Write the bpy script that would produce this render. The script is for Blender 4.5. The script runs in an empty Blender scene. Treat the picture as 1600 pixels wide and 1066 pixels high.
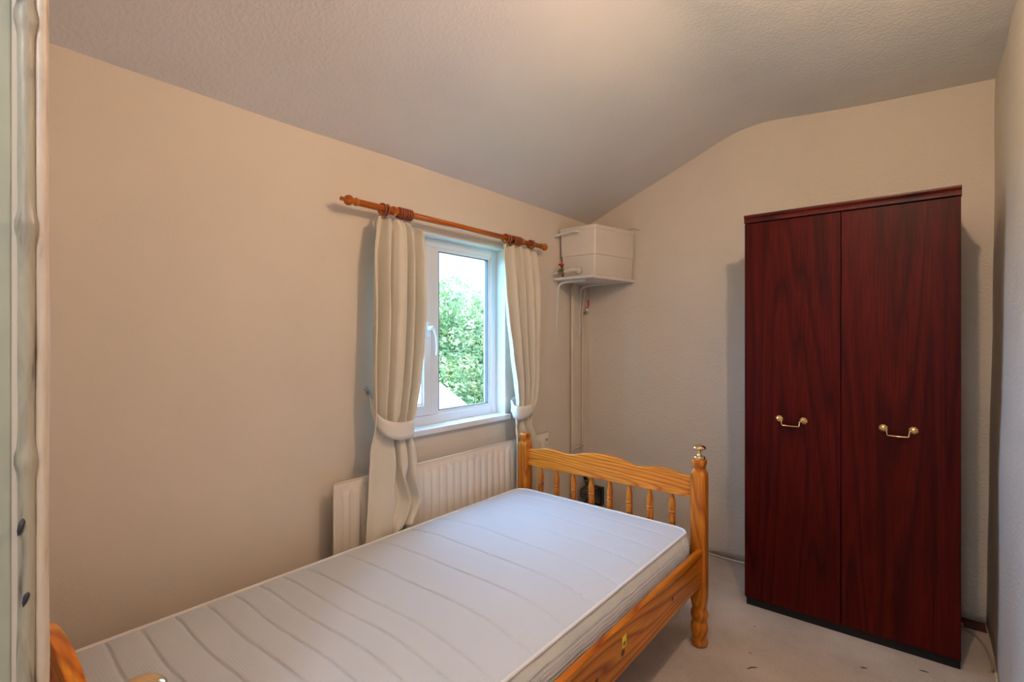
import bpy, bmesh, math, random
from mathutils import Vector, Matrix, noise
random.seed(7)
PI = math.pi
SC = bpy.context.scene
COL = SC.collection

# ------------------------------------------------------------------ camera
cam_d = bpy.data.cameras.new('camera')
cam = bpy.data.objects.new('camera', cam_d); COL.objects.link(cam)
cam.location = (0, 0, 1.32)
cam.rotation_euler = (PI/2, 0, math.atan(644/792))
cam_d.sensor_width = 36; cam_d.lens = 792/1600*36
cam_d.shift_y = -4/1600
cam_d.clip_start = 0.02
SC.camera = cam

# ------------------------------------------------------------------ world, lights, exposure
SC.view_settings.view_transform = 'Standard'
SC.view_settings.look = 'None'
SC.view_settings.gamma = 1
SC.view_settings.use_curve_mapping = False
SC.view_settings.exposure = 0.17
W = bpy.data.worlds.new('sky'); SC.world = W; W.use_nodes = True
wn = W.node_tree.nodes; wb = wn['Background']
wb.inputs['Color'].default_value = (0.27, 0.55, 1.0, 1)
wb.inputs['Strength'].default_value = 15.0

def light(name, kind, loc, energy, color, **kw):
    d = bpy.data.lights.new(name, kind); d.energy = energy; d.color = color
    for k, v in kw.items(): setattr(d, k, v)
    o = bpy.data.objects.new(name, d); COL.objects.link(o); o.location = loc
    return o
# sky portal across the window opening
po = light('window_portal', 'AREA', (-2.04, 1.815, 1.357), 1, (1, 1, 1), shape='RECTANGLE', size=0.96, size_y=0.86)
po.rotation_euler = (0, -PI/2, 0)
po.data.cycles.is_portal = True
# high sun from behind the house, on the garden only
sun = light('sun', 'SUN', (5, 0, 9), 5.0, (1, .95, .85), angle=0.01)
sun.rotation_euler = Vector((-1.0, .35, -1.0)).to_track_quat('-Z', 'Y').to_euler()
# soft fill added behind the camera, from an unseen point on the landing
light('landing_fill', 'POINT', (-0.15, -0.75, 2.2), 30, (.82, .90, 1.0), shadow_soft_size=0.12)
BULB_POS = (-0.10, 1.36, 2.35)
BULB_STRENGTH = 860.0

# ------------------------------------------------------------------ materials
def new_mat(name):
    m = bpy.data.materials.new(name); m.use_nodes = True
    nt = m.node_tree; b = nt.nodes['Principled BSDF']
    return m, nt, b
def N(nt, t, **kw):
    n = nt.nodes.new(t)
    for k, v in kw.items():
        if k.startswith('i_'): n.inputs[k[2:].replace('_', ' ')].default_value = v
        else: setattr(n, k, v)
    return n
def L(nt, a, b): nt.links.new(a, b)
def coords(nt, scale=(1, 1, 1), kind='Object', loc=(0, 0, 0)):
    tc = N(nt, 'ShaderNodeTexCoord'); mp = N(nt, 'ShaderNodeMapping')
    mp.inputs['Scale'].default_value = scale; mp.inputs['Location'].default_value = loc
    L(nt, tc.outputs[kind], mp.inputs['Vector']); return mp.outputs['Vector']
def ramp(nt, fac, stops):
    r = N(nt, 'ShaderNodeValToRGB'); e = r.color_ramp.elements
    while len(e) < len(stops): e.new(0.5)
    for x, (p, c) in zip(e, stops): x.position = p; x.color = (*c, 1) if len(c) == 3 else c
    L(nt, fac, r.inputs['Fac']); return r.outputs['Color']
def bump(nt, b, h, strength, dist=0.002, prev=None):
    n = N(nt, 'ShaderNodeBump'); n.inputs['Strength'].default_value = strength
    n.inputs['Distance'].default_value = dist; L(nt, h, n.inputs['Height'])
    if prev: L(nt, prev, n.inputs['Normal'])
    L(nt, n.outputs['Normal'], b.inputs['Normal']); return n.outputs['Normal']
def plain(name, col, rough=.5, metal=0, var=.06, nscale=8, bmp=0, bscale=60, coat=0):
    m, nt, b = new_mat(name)
    v = coords(nt)
    n = N(nt, 'ShaderNodeTexNoise'); n.inputs['Scale'].default_value = nscale; n.inputs['Detail'].default_value = 4
    L(nt, v, n.inputs['Vector'])
    lo = tuple(max(0, c*(1-var)) for c in col); hi = tuple(min(1, c*(1+var)) for c in col)
    L(nt, ramp(nt, n.outputs['Fac'], [(.3, lo), (.7, hi)]), b.inputs['Base Color'])
    b.inputs['Roughness'].default_value = rough; b.inputs['Metallic'].default_value = metal
    b.inputs['Coat Weight'].default_value = coat
    if bmp:
        n2 = N(nt, 'ShaderNodeTexNoise'); n2.inputs['Scale'].default_value = bscale; n2.inputs['Detail'].default_value = 3
        L(nt, v, n2.inputs['Vector']); bump(nt, b, n2.outputs['Fac'], bmp)
    return m
def plaster(name, col, lump=.5, grit=.3, gscale=90, scuff=True, gd=.002, warm=None):
    m, nt, b = new_mat(name); v = coords(nt)
    n = N(nt, 'ShaderNodeTexNoise'); n.inputs['Scale'].default_value = 1.6; n.inputs['Detail'].default_value = 6
    L(nt, v, n.inputs['Vector'])
    lo = tuple(c*.955 for c in col); hi = tuple(min(1, c*1.03) for c in col)
    c = ramp(nt, n.outputs['Fac'], [(.3, lo), (.7, hi)])
    if scuff:   # faint worn marks with a shape of their own
        s = N(nt, 'ShaderNodeTexNoise'); s.inputs['Scale'].default_value = 3.3; s.inputs['Detail'].default_value = 9
        s.inputs['Roughness'].default_value = .65; s.inputs['Distortion'].default_value = .6
        L(nt, coords(nt, (1, 1.0, 1.4), loc=(3, 7, 1)), s.inputs['Vector'])
        f = ramp(nt, s.outputs['Fac'], [(.66, (0, 0, 0)), (.74, (1, 1, 1))])
        mx = N(nt, 'ShaderNodeMix', data_type='RGBA'); mx.inputs[7].default_value = (*[x*.72 for x in col], 1)
        ml = N(nt, 'ShaderNodeMath', operation='MULTIPLY'); ml.inputs[1].default_value = .45
        L(nt, f, ml.inputs[0]); L(nt, ml.outputs[0], mx.inputs[0]); L(nt, c, mx.inputs[6]); c = mx.outputs[2]
    L(nt, c, b.inputs['Base Color']); b.inputs['Roughness'].default_value = .75
    b.inputs['Specular IOR Level'].default_value = .3
    l = N(nt, 'ShaderNodeTexNoise'); l.inputs['Scale'].default_value = 3.2; l.inputs['Detail'].default_value = 2
    L(nt, v, l.inputs['Vector'])
    p = bump(nt, b, l.outputs['Fac'], lump, .03)
    g = N(nt, 'ShaderNodeTexNoise'); g.inputs['Scale'].default_value = gscale; g.inputs['Detail'].default_value = 3
    L(nt, v, g.inputs['Vector'])
    gr = ramp(nt, g.outputs['Fac'], [(.42, (0, 0, 0)), (.62, (1, 1, 1))])
    bump(nt, b, gr, grit, gd, p)
    return m
def wood(name, axis, base, dark, light_, freq=34, stretch=(2.6, .35), rough=.32, coat=.35, knots=None, fine=.35, spec=.3):
    m, nt, b = new_mat(name)
    s = [stretch[0]]*3; s['XYZ'.index(axis)] = stretch[1]
    v = coords(nt, tuple(s), loc=(1.7, .4, 2.9))
    n = N(nt, 'ShaderNodeTexNoise'); n.inputs['Scale'].default_value = 1.6; n.inputs['Detail'].default_value = 2.2
    n.inputs['Roughness'].default_value = .4; n.inputs['Distortion'].default_value = .25
    L(nt, v, n.inputs['Vector'])
    fac = n.outputs['Fac']
    mu = N(nt, 'ShaderNodeMath', operation='MULTIPLY'); mu.inputs[1].default_value = freq; L(nt, fac, mu.inputs[0])
    fr = N(nt, 'ShaderNodeMath', operation='FRACT'); L(nt, mu.outputs[0], fr.inputs[0])
    c = ramp(nt, fr.outputs[0], [(0, base), (.55, light_), (.86, dark), (1, base)])
    s2 = [170]*3; s2['XYZ'.index(axis)] = 7
    n2 = N(nt, 'ShaderNodeTexNoise'); n2.inputs['Scale'].default_value = 1; n2.inputs['Detail'].default_value = 3
    L(nt, coords(nt, tuple(s2)), n2.inputs['Vector'])
    mx = N(nt, 'ShaderNodeMix', data_type='RGBA', blend_type='MULTIPLY'); mx.inputs[0].default_value = fine
    L(nt, c, mx.inputs[6]); L(nt, ramp(nt, n2.outputs['Fac'], [(.35, (.35, .3, .3)), (.6, (1, 1, 1))]), mx.inputs[7])
    c = mx.outputs[2]
    n3 = N(nt, 'ShaderNodeTexNoise'); n3.inputs['Scale'].default_value = 2.2; n3.inputs['Detail'].default_value = 2
    L(nt, coords(nt, (1, 1, 1), loc=(5, 2, 8)), n3.inputs['Vector'])
    m3 = N(nt, 'ShaderNodeMix', data_type='RGBA', blend_type='MULTIPLY'); m3.inputs[0].default_value = .5
    L(nt, c, m3.inputs[6]); L(nt, ramp(nt, n3.outputs['Fac'], [(.35, (.6, .55, .55)), (.65, (1, 1, 1))]), m3.inputs[7])
    c = m3.outputs[2]
    for (kx, ky, kz, r) in knots or []:
        tc = N(nt, 'ShaderNodeTexCoord'); d = N(nt, 'ShaderNodeVectorMath', operation='DISTANCE')
        sc = N(nt, 'ShaderNodeVectorMath', operation='MULTIPLY')
        k = [1, 1, 1]; k['XYZ'.index(axis)] = .8
        sc.inputs[1].default_value = k; L(nt, tc.outputs['Object'], sc.inputs[0]); L(nt, sc.outputs[0], d.inputs[0])
        d.inputs[1].default_value = (kx*k[0], ky*k[1], kz*k[2])
        f = N(nt, 'ShaderNodeMapRange'); f.inputs[1].default_value = r*.6; f.inputs[2].default_value = r*1.15
        f.inputs[3].default_value = 1; f.inputs[4].default_value = 0
        L(nt, d.outputs['Value'], f.inputs[0])
        mk = N(nt, 'ShaderNodeMix', data_type='RGBA'); mk.inputs[7].default_value = (.10, .02, .006, 1)
        L(nt, f.outputs[0], mk.inputs[0]); L(nt, c, mk.inputs[6]); c = mk.outputs[2]
    L(nt, c, b.inputs['Base Color'])
    b.inputs['Roughness'].default_value = rough; b.inputs['Coat Weight'].default_value = coat
    b.inputs['Coat Roughness'].default_value = .18
    b.inputs['Specular IOR Level'].default_value = spec
    bump(nt, b, n2.outputs['Fac'], .05, .001)
    return m
def cloth(name, col, weave=900, bs=.25, transl=0.0, rough=.9):
    m, nt, b = new_mat(name); v = coords(nt)
    n = N(nt, 'ShaderNodeTexNoise'); n.inputs['Scale'].default_value = 5; n.inputs['Detail'].default_value = 5
    L(nt, v, n.inputs['Vector'])
    L(nt, ramp(nt, n.outputs['Fac'], [(.3, tuple(c*.95 for c in col)), (.7, col)]), b.inputs['Base Color'])
    b.inputs['Roughness'].default_value = rough
    b.inputs['Sheen Weight'].default_value = .15
    w = N(nt, 'ShaderNodeTexNoise'); w.inputs['Scale'].default_value = weave; L(nt, v, w.inputs['Vector'])
    bump(nt, b, w.outputs['Fac'], bs, .001)
    if transl:
        t = N(nt, 'ShaderNodeBsdfTranslucent'); t.inputs['Color'].default_value = (*col, 1)
        mx = N(nt, 'ShaderNodeMixShader'); mx.inputs[0].default_value = transl
        out = nt.nodes['Material Output']
        L(nt, b.outputs[0], mx.inputs[1]); L(nt, t.outputs[0], mx.inputs[2]); L(nt, mx.outputs[0], out.inputs['Surface'])
    return m

M = {}
M['wall_cream'] = plaster('cream_wall_paint', (.76, .68, .585), lump=.22, grit=.10, gscale=120)
M['wall_rough'] = plaster('rough_plaster_paint', (.73, .66, .57), lump=.5, grit=.42, gscale=75, gd=.003, scuff=False)
M['ceiling'] = plaster('textured_ceiling_paint', (.78, .765, .775), lump=.3, grit=.30, gscale=75, gd=.0025, scuff=False)
M['landing'] = plaster('landing_paint', (.7, .62, .52), scuff=False)
M['jamb'] = plain('sage_door_lining_paint', (.42, .44, .36), .45, var=.07, nscale=14, bmp=.3, bscale=25)
M['upvc'] = plain('white_window_plastic', (.84, .86, .88), .25, var=.015)
M['gasket'] = plain('grey_gasket', (.12, .13, .14), .5)
M['sill'] = plain('white_gloss_sill', (.85, .85, .85), .25, var=.02)
M['curtain'] = cloth('cream_curtain_cloth', (.80, .73, .60), weave=700, bs=.4, transl=.10)
M['tie'] = cloth('curtain_tie_cloth', (.80, .75, .67), weave=700, bs=.4)
M['radiator'] = plain('cream_radiator_enamel', (.78, .70, .60), .3, var=.02)
M['tank'] = plain('offwhite_cistern_plastic', (.76, .70, .62), .4, var=.03)
M['white_paint'] = plain('white_painted_metal', (.76, .73, .69), .45, var=.04)
M['pipe'] = plain('cream_painted_pipe', (.68, .58, .45), .5, var=.05, bmp=.3, bscale=40)
M['brass_old'] = plain('tarnished_brass', (.30, .22, .12), .4, 1, var=.3, nscale=60)
M['brass'] = plain('polished_brass', (.90, .62, .26), .16, 1, var=.04)
M['brass_pale'] = plain('pale_brass', (.86, .64, .34), .17, 1, var=.04)
M['steel'] = plain('grey_steel', (.45, .45, .45), .3, 1, var=.1)
M['red'] = plain('red_valve_plastic', (.62, .02, .03), .35, var=.05)
M['black'] = plain('black_iron', (.02, .018, .016), .5, var=.3, nscale=40)
M['pump'] = plain('grimy_pump_casting', (.10, .085, .075), .6, var=.5, nscale=50, bmp=.6, bscale=80)
M['yellow'] = plain('yellow_sticker_paper', (.85, .68, .03), .5, var=.03)
M['ink'] = plain('sticker_ink', (.20, .17, .02), .6, var=.1)
M['cable_cream'] = plain('cream_cable_plastic', (.50, .36, .24), .5)
M['cable_white'] = plain('white_cable_plastic', (.75, .72, .68), .5)
M['bulb_holder'] = plain('white_bakelite', (.8, .8, .78), .4)
M['lino'] = plain('dark_red_floor_lino', (.10, .018, .012), .5, var=.2)
M['slate'] = plain('dark_slate_paint', (.03, .035, .05), .5)
M['tape'] = plain('cream_threshold_strip', (.72, .60, .38), .5)
M['pine_x'] = wood('orange_pine_rail', 'X', (.84, .27, .020), (.58, .14, .010), (.95, .38, .040), freq=30, coat=.12)
M['pine_y'] = wood('orange_pine_side', 'Y', (.60, .17, .010), (.32, .06, .004), (.74, .26, .018), freq=20, coat=.12, stretch=(2.0, .28),
                   knots=[(-.73, 1.447, .338, .012), (-.73, 1.85, .345, .009), (-.73, 1.283, .336, .009)])
M['pine_z'] = wood('orange_pine_post', 'Z', (.64, .19, .014), (.46, .11, .008), (.78, .28, .024), freq=22, coat=.12)
M['pole'] = wood('orange_pine_pole', 'Y', (.56, .14, .010), (.42, .09, .007), (.66, .19, .016), freq=20, coat=.12)
M['ring'] = plain('dark_orange_wood_ring', (.30, .065, .02), .35, var=.15, nscale=30, coat=.3)
M['mahog'] = wood('dark_mahogany_veneer', 'Z', (.070, .0026, .0014), (.040, .0016, .0012), (.090, .0046, .0020), freq=11,
                  stretch=(3.0, .22), rough=.45, coat=.0, fine=.6, spec=.13)
M['mahog_x'] = wood('dark_mahogany_cornice', 'X', (.075, .006, .003), (.03, .002, .001), (.12, .011, .006), freq=20, fine=.6, rough=.4, coat=.05, spec=.25)
M['plinth'] = plain('black_plinth', (.004, .003, .003), .7)

# mattress top: honeycomb knit
def mattress_mat(name, col, sc, dist):
    m, nt, b = new_mat(name)
    v = coords(nt)
    n = N(nt, 'ShaderNodeTexNoise'); n.inputs['Scale'].default_value = 2.5; n.inputs['Detail'].default_value = 5; L(nt, v, n.inputs['Vector'])
    c0 = ramp(nt, n.outputs['Fac'], [(.3, tuple(x*.96 for x in col)), (.7, col)])
    vs = N(nt, 'ShaderNodeTexVoronoi'); vs.inputs['Scale'].default_value = 2.1; L(nt, coords(nt, loc=(.37, .1, 0)), vs.inputs['Vector'])
    st = ramp(nt, vs.outputs['Distance'], [(.012, (1, 1, 1)), (.03, (0, 0, 0))])
    mx = N(nt, 'ShaderNodeMix', data_type='RGBA'); mx.inputs[7].default_value = (.45, .38, .33, 1)
    ml = N(nt, 'ShaderNodeMath', operation='MULTIPLY'); ml.inputs[1].default_value = .5
    L(nt, st, ml.inputs[0]); L(nt, ml.outputs[0], mx.inputs[0]); L(nt, c0, mx.inputs[6])
    L(nt, mx.outputs[2], b.inputs['Base Color'])
    b.inputs['Roughness'].default_value = .85
    vo = N(nt, 'ShaderNodeTexVoronoi'); vo.inputs['Scale'].default_value = sc; vo.inputs['Randomness'].default_value = .15
    L(nt, v, vo.inputs['Vector'])
    w = N(nt, 'ShaderNodeTexNoise'); w.inputs['Scale'].default_value = 9; w.inputs['Detail'].default_value = 3; L(nt, v, w.inputs['Vector'])
    p = bump(nt, b, w.outputs['Fac'], .35, .01)
    bump(nt, b, vo.outputs['Distance'], .55, dist, p)
    return m
M['matt_top'] = mattress_mat('mattress_knit', (.63, .66, .70), 135, .002)
M['matt_side'] = mattress_mat('mattress_border', (.76, .74, .68), 60, .0006)
M['matt_mesh'] = mattress_mat('mattress_mesh_band', (.66, .65, .64), 150, .004)
M['piping'] = cloth('mattress_piping_tape', (.84, .82, .80))

# carpet
def carpet():
    m, nt, b = new_mat('beige_carpet'); v = coords(nt)
    n = N(nt, 'ShaderNodeTexNoise'); n.inputs['Scale'].default_value = 2.6; n.inputs['Detail'].default_value = 7; n.inputs['Roughness'].default_value = .6
    L(nt, v, n.inputs['Vector'])
    c = ramp(nt, n.outputs['Fac'], [(.3, (.52, .42, .33)), (.5, (.66, .55, .45)), (.72, (.78, .67, .56))])
    f = N(nt, 'ShaderNodeTexNoise'); f.inputs['Scale'].default_value = 260; f.inputs['Detail'].default_value = 2; L(nt, v, f.inputs['Vector'])
    mx = N(nt, 'ShaderNodeMix', data_type='RGBA', blend_type='MULTIPLY'); mx.inputs[0].default_value = .8
    L(nt, c, mx.inputs[6]); L(nt, ramp(nt, f.outputs['Fac'], [(.35, (.6, .58, .56)), (.65, (1, 1, 1))]), mx.inputs[7])
    s = N(nt, 'ShaderNodeTexVoronoi'); s.inputs['Scale'].default_value = 9; L(nt, v, s.inputs['Vector'])
    m2 = N(nt, 'ShaderNodeMix', data_type='RGBA'); m2.inputs[7].default_value = (.14, .10, .08, 1)
    L(nt, ramp(nt, s.outputs['Distance'], [(.03, (.8, .8, .8)), (.055, (0, 0, 0))]), m2.inputs[0])
    L(nt, mx.outputs[2], m2.inputs[6]); L(nt, m2.outputs[2], b.inputs['Base Color'])
    b.inputs['Roughness'].default_value = .95; b.inputs['Sheen Weight'].default_value = .2
    bump(nt, b, f.outputs['Fac'], .9, .004)
    return m
M['carpet'] = carpet()
# old, many times painted timber edge beside the doorway
def oldpaint(name, a, b_, c_):
    m, nt, b = new_mat(name)
    n = N(nt, 'ShaderNodeTexNoise'); n.inputs['Scale'].default_value = 1; n.inputs['Detail'].default_value = 6; n.inputs['Distortion'].default_value = .5
    L(nt, coords(nt, (60, 60, 9)), n.inputs['Vector'])
    L(nt, ramp(nt, n.outputs['Fac'], [(.30, c_), (.40, b_), (.55, a), (.75, b_)]), b.inputs['Base Color'])
    b.inputs['Roughness'].default_value = .4
    g = N(nt, 'ShaderNodeTexNoise'); g.inputs['Scale'].default_value = 45; g.inputs['Detail'].default_value = 4; L(nt, coords(nt, (1, 1, .4)), g.inputs['Vector'])
    bump(nt, b, g.outputs['Fac'], .8, .003)
    return m
M['bead'] = oldpaint('chipped_grey_cream_paint', (.44, .40, .31), (.34, .31, .25), (.13, .11, .10))
M['edge'] = oldpaint('lumpy_cream_filler', (.68, .56, .45), (.60, .49, .39), (.30, .2, .13))
# garden
def leafmat():
    m, nt, b = new_mat('garden_leaves')
    n = N(nt, 'ShaderNodeTexNoise'); n.inputs['Scale'].default_value = 2.2; n.inputs['Detail'].default_value = 4; L(nt, coords(nt), n.inputs['Vector'])
    L(nt, ramp(nt, n.outputs['Fac'], [(.38, (.07, .11, .04)), (.5, (.24, .27, .09)), (.62, (.58, .52, .24))]), b.inputs['Base Color'])
    b.inputs['Roughness'].default_value = .45
    t = N(nt, 'ShaderNodeBsdfTranslucent'); t.inputs['Color'].default_value = (.40, .42, .13, 1)
    mx = N(nt, 'ShaderNodeMixShader'); mx.inputs[0].default_value = .35
    L(nt, b.outputs[0], mx.inputs[1]); L(nt, t.outputs[0], mx.inputs[2]); L(nt, mx.outputs[0], nt.nodes['Material Output'].inputs['Surface'])
    return m
M['leaf'] = leafmat()
M['bark'] = plain('tree_bark', (.16, .12, .08), .9, bmp=.8, bscale=20)
M['grass'] = plain('lawn', (.10, .20, .04), .9, var=.3, nscale=3)
M['roof'] = plain('pale_roof_felt', (.62, .56, .54), .7, var=.08, nscale=3, bmp=.4, bscale=30)
M['brick'] = plain('neighbour_render', (.6, .55, .5), .8)
def glass():
    m, nt, b = new_mat('window_glass')
    g = N(nt, 'ShaderNodeBsdfGlossy'); g.inputs['Roughness'].default_value = .02
    n = N(nt, 'ShaderNodeTexNoise'); n.inputs['Scale'].default_value = 3; L(nt, coords(nt), n.inputs['Vector'])
    t = N(nt, 'ShaderNodeBsdfTransparent')
    L(nt, ramp(nt, n.outputs['Fac'], [(.3, (.94, .97, .96)), (.7, (.96, .98, .97))]), t.inputs['Color'])
    f = N(nt, 'ShaderNodeFresnel'); f.inputs['IOR'].default_value = 1.45
    ge = N(nt, 'ShaderNodeNewGeometry'); iv = N(nt, 'ShaderNodeMath', operation='SUBTRACT'); iv.inputs[0].default_value = 1
    L(nt, ge.outputs['Backfacing'], iv.inputs[1])
    fm = N(nt, 'ShaderNodeMath', operation='MULTIPLY'); L(nt, f.outputs[0], fm.inputs[0]); L(nt, iv.outputs[0], fm.inputs[1])
    mx = N(nt, 'ShaderNodeMixShader'); L(nt, fm.outputs[0], mx.inputs[0]); L(nt, t.outputs[0], mx.inputs[1]); L(nt, g.outputs[0], mx.inputs[2])
    L(nt, mx.outputs[0], nt.nodes['Material Output'].inputs['Surface'])
    return m
M['glass'] = glass()
def emis():
    m, nt, b = new_mat('glowing_bulb')
    b.inputs['Base Color'].default_value = (.9, .8, .6, 1)
    b.inputs['Emission Color'].default_value = (1, .70, .47, 1)
    b.inputs['Emission Strength'].default_value = BULB_STRENGTH
    return m
M['bulb'] = emis()

# ------------------------------------------------------------------ mesh helpers
def BM(): return bmesh.new()
def add_box(bm, lo, hi, rot=None, piv=None):
    lo, hi = Vector(lo), Vector(hi)
    vs = [bm.verts.new((x, y, z)) for x in (lo.x, hi.x) for y in (lo.y, hi.y) for z in (lo.z, hi.z)]
    for f in ((0, 1, 3, 2), (4, 6, 7, 5), (0, 4, 5, 1), (2, 3, 7, 6), (0, 2, 6, 4), (1, 5, 7, 3)):
        bm.faces.new([vs[i] for i in f])
    if rot: bmesh.ops.rotate(bm, verts=vs, cent=piv or (lo+hi)/2, matrix=rot)
    return vs
def add_hexa(bm, b4, t4):
    b = [bm.verts.new(p) for p in b4]; t = [bm.verts.new(p) for p in t4]
    bm.faces.new(b[::-1]); bm.faces.new(t)
    for i in range(4): bm.faces.new((b[i], b[(i+1) % 4], t[(i+1) % 4], t[i]))
def rings(bm, rs, closed=False, cap=True):
    vr = [[bm.verts.new(p) for p in r] for r in rs]
    n = len(vr[0])
    for a, b in list(zip(vr, vr[1:])) + ([(vr[-1], vr[0])] if closed else []):
        for i in range(n):
            f = bm.faces.new((a[i], a[(i+1) % n], b[(i+1) % n], b[i])); f.smooth = True
    if cap and not closed:
        bm.faces.new(vr[0][::-1]); bm.faces.new(vr[-1])
def frame_of(d):
    d = Vector(d).normalized(); u = d.orthogonal().normalized()
    if abs(d.z) < .999: u = d.cross(Vector((0, 0, 1))).normalized()
    return u, d.cross(u).normalized()
def add_lathe(bm, prof, c=(0, 0, 0), axis=(0, 0, 1), n=20):
    c = Vector(c); ax = Vector(axis).normalized(); u, v = frame_of(ax)
    rings(bm, [[c+ax*t+u*(r*math.cos(2*PI*k/n))+v*(r*math.sin(2*PI*k/n)) for k in range(n)] for t, r in prof])
def add_tube(bm, pts, r, n=12, closed=False, flat=1.0):
    pts = [Vector(p) for p in pts]; R = []
    m = len(pts); pu = None
    for i, p in enumerate(pts):
        if closed: d = pts[(i+1) % m]-pts[i-1]
        else: d = pts[min(i+1, m-1)]-pts[max(i-1, 0)]
        d.normalize()
        if pu is None: pu, _ = frame_of(d)
        u = (pu - d*pu.dot(d)).normalized(); v = d.cross(u); pu = u
        rr = r[i] if isinstance(r, (list, tuple)) else r
        R.append([p+u*(rr*math.cos(2*PI*k/n))+v*(rr*flat*math.sin(2*PI*k/n)) for k in range(n)])
    rings(bm, R, closed)
def add_cyl(bm, a, b, r, n=16):
    a, b = Vector(a), Vector(b); add_lathe(bm, [(0, r), ((b-a).length, r)], a, b-a, n)
def crom(P, k=8):
    P = [Vector(p) for p in P]; out = []
    for i in range(len(P)-1):
        p0, p1, p2, p3 = P[max(i-1, 0)], P[i], P[i+1], P[min(i+2, len(P)-1)]
        for j in range(k):
            t = j/k
            out.append(.5*((2*p1)+(p2-p0)*t+(2*p0-5*p1+4*p2-p3)*t*t+(3*p1-p0-3*p2+p3)*t**3))
    out.append(P[-1]); return out
def obj(name, bm, mat, parent=None, bevel=0, smooth=False, seg=2):
    bmesh.ops.recalc_face_normals(bm, faces=bm.faces)
    me = bpy.data.meshes.new(name)
    if smooth:
        for f in bm.faces: f.smooth = True
    bm.to_mesh(me); bm.free()
    if isinstance(mat, str): mat = M[mat]
    me.materials.append(mat)
    o = bpy.data.objects.new(name, me); COL.objects.link(o)
    if bevel:
        md = o.modifiers.new('bevel', 'BEVEL'); md.width = bevel; md.segments = seg; md.limit_method = 'ANGLE'; md.angle_limit = .6
    if parent: put_under(o, parent)
    return o
def put_under(o, p):
    def world(q):
        m = Matrix.Translation(q.location)
        return world(q.parent) @ q.matrix_parent_inverse @ m if q.parent else m
    o.parent = p
    o.matrix_parent_inverse = world(p).inverted()
def tag(o, label, cat, group=None, kind=None):
    o['label'] = label; o['category'] = cat
    if group: o['group'] = group
    if kind: o['kind'] = kind
    return o
def struct(o, label=None, cat=None):
    o['kind'] = 'structure'
    if label: o['label'] = label; o['category'] = cat
    return o
def thing(name, loc, label, cat, group=None):
    o = bpy.data.objects.new(name, None); COL.objects.link(o); o.location = loc
    o.empty_display_size = .05
    return tag(o, label, cat, group)
def copy_tree(o, dx):
    r = o.copy(); COL.objects.link(r); r.location = o.location + Vector(dx)
    def rec(src, dst):
        for ch in list(src.children):
            c = ch.copy(); COL.objects.link(c); c.parent = dst
            rec(ch, c)
    rec(o, r)
    return r
def lump(p, s, a): return noise.noise(Vector(p)*s)*a

# ------------------------------------------------------------------ room shell
WX, EY, RX = -1.88, 3.20, 0.245
bm = BM(); add_box(bm, (-2.2, -1.6, -.12), (1.2, 3.4, 0)); struct(obj('floor', bm, 'carpet'), 'beige worn carpet over the whole bedroom floor', 'carpet')
# window wall, opening Y 1.34..2.255, Z .855..1.838
OY0, OY1, OZ0, OZ1 = 1.375, 2.255, .87, 1.838
bm = BM()
add_box(bm, (-2.03, .0, 0), (WX, OY0, 2.24)); add_box(bm, (-2.03, OY1, 0), (WX, 3.4, 2.24))
add_box(bm, (-2.03, OY0, 0), (WX, OY1, OZ0)); add_box(bm, (-2.03, OY0, OZ1), (WX, OY1, 2.24))
bmesh.ops.remove_doubles(bm, verts=bm.verts, dist=1e-5)
bmesh.ops.delete(bm, geom=[f for f in bm.faces if False], context='FACES')
struct(obj('wall_left', bm, 'wall_cream'), 'smooth cream painted wall with the window in it', 'wall')
prof = crom([(-2.12, 0, 2.045), (-1.88, 0, 2.142), (-1.60, 0, 2.263), (-1.35, 0, 2.366), (-1.10, 0, 2.466), (-.93, 0, 2.532), (-.82, 0, 2.560),
             (-.70, 0, 2.572), (-.50, 0, 2.557), (-.16, 0, 2.527), (.3, 0, 2.505), (.8, 0, 2.50)], 5)
bm = BM()
ny = 30; grid = []
for j in range(ny+1):
    y = -.11 + j*(3.4+.11)/ny
    grid.append([bm.verts.new((p.x, y, p.z+lump((p.x, y, 0), 1.7, .008)+lump((p.x, y, 4), .9, .006))) for p in prof])
for a, b in zip(grid, grid[1:]):
    for i in range(len(prof)-1):
        f = bm.faces.new((a[i], a[i+1], b[i+1], b[i])); f.smooth = True
o = struct(obj('ceiling', bm, 'ceiling'), 'textured off-white ceiling sloping down to the window wall', 'ceiling')
md = o.modifiers.new('thick', 'SOLIDIFY'); md.thickness = .08; md.offset = 1
# make sure the slab grows upward
o.data.flip_normals() if o.data.polygons[0].normal.z > 0 else None
md.offset = -1
# tank wall: gentle bulge low down as in old plaster
bm = BM()
nx, nz = 60, 60
g = []
for j in range(nz+1):
    z = 2.62*j/nz; row = []
    for i in range(nx+1):
        x = -2.1+i*(.3+2.1)/nx
        bul = -.018*max(0, 1-abs(z-.10)/.28)**1.0 if z < .38 else 0
        row.append(bm.verts.new((x, EY+bul*(.6+.4*math.sin(x*5))+lump((x, 0, z), 2.2, .007), z)))
    g.append(row)
for a, b in zip(g, g[1:]):
    for i in range(nx):
        f = bm.faces.new((a[i], b[i], b[i+1], a[i+1])); f.smooth = True
o = struct(obj('wall_back', bm, 'wall_rough'), 'rough plastered wall behind the wardrobe and water tank', 'wall')
md = o.modifiers.new('thick', 'SOLIDIFY'); md.thickness = .15
md.offset = -1 if o.data.polygons[0].normal.y < 0 else 1
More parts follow.
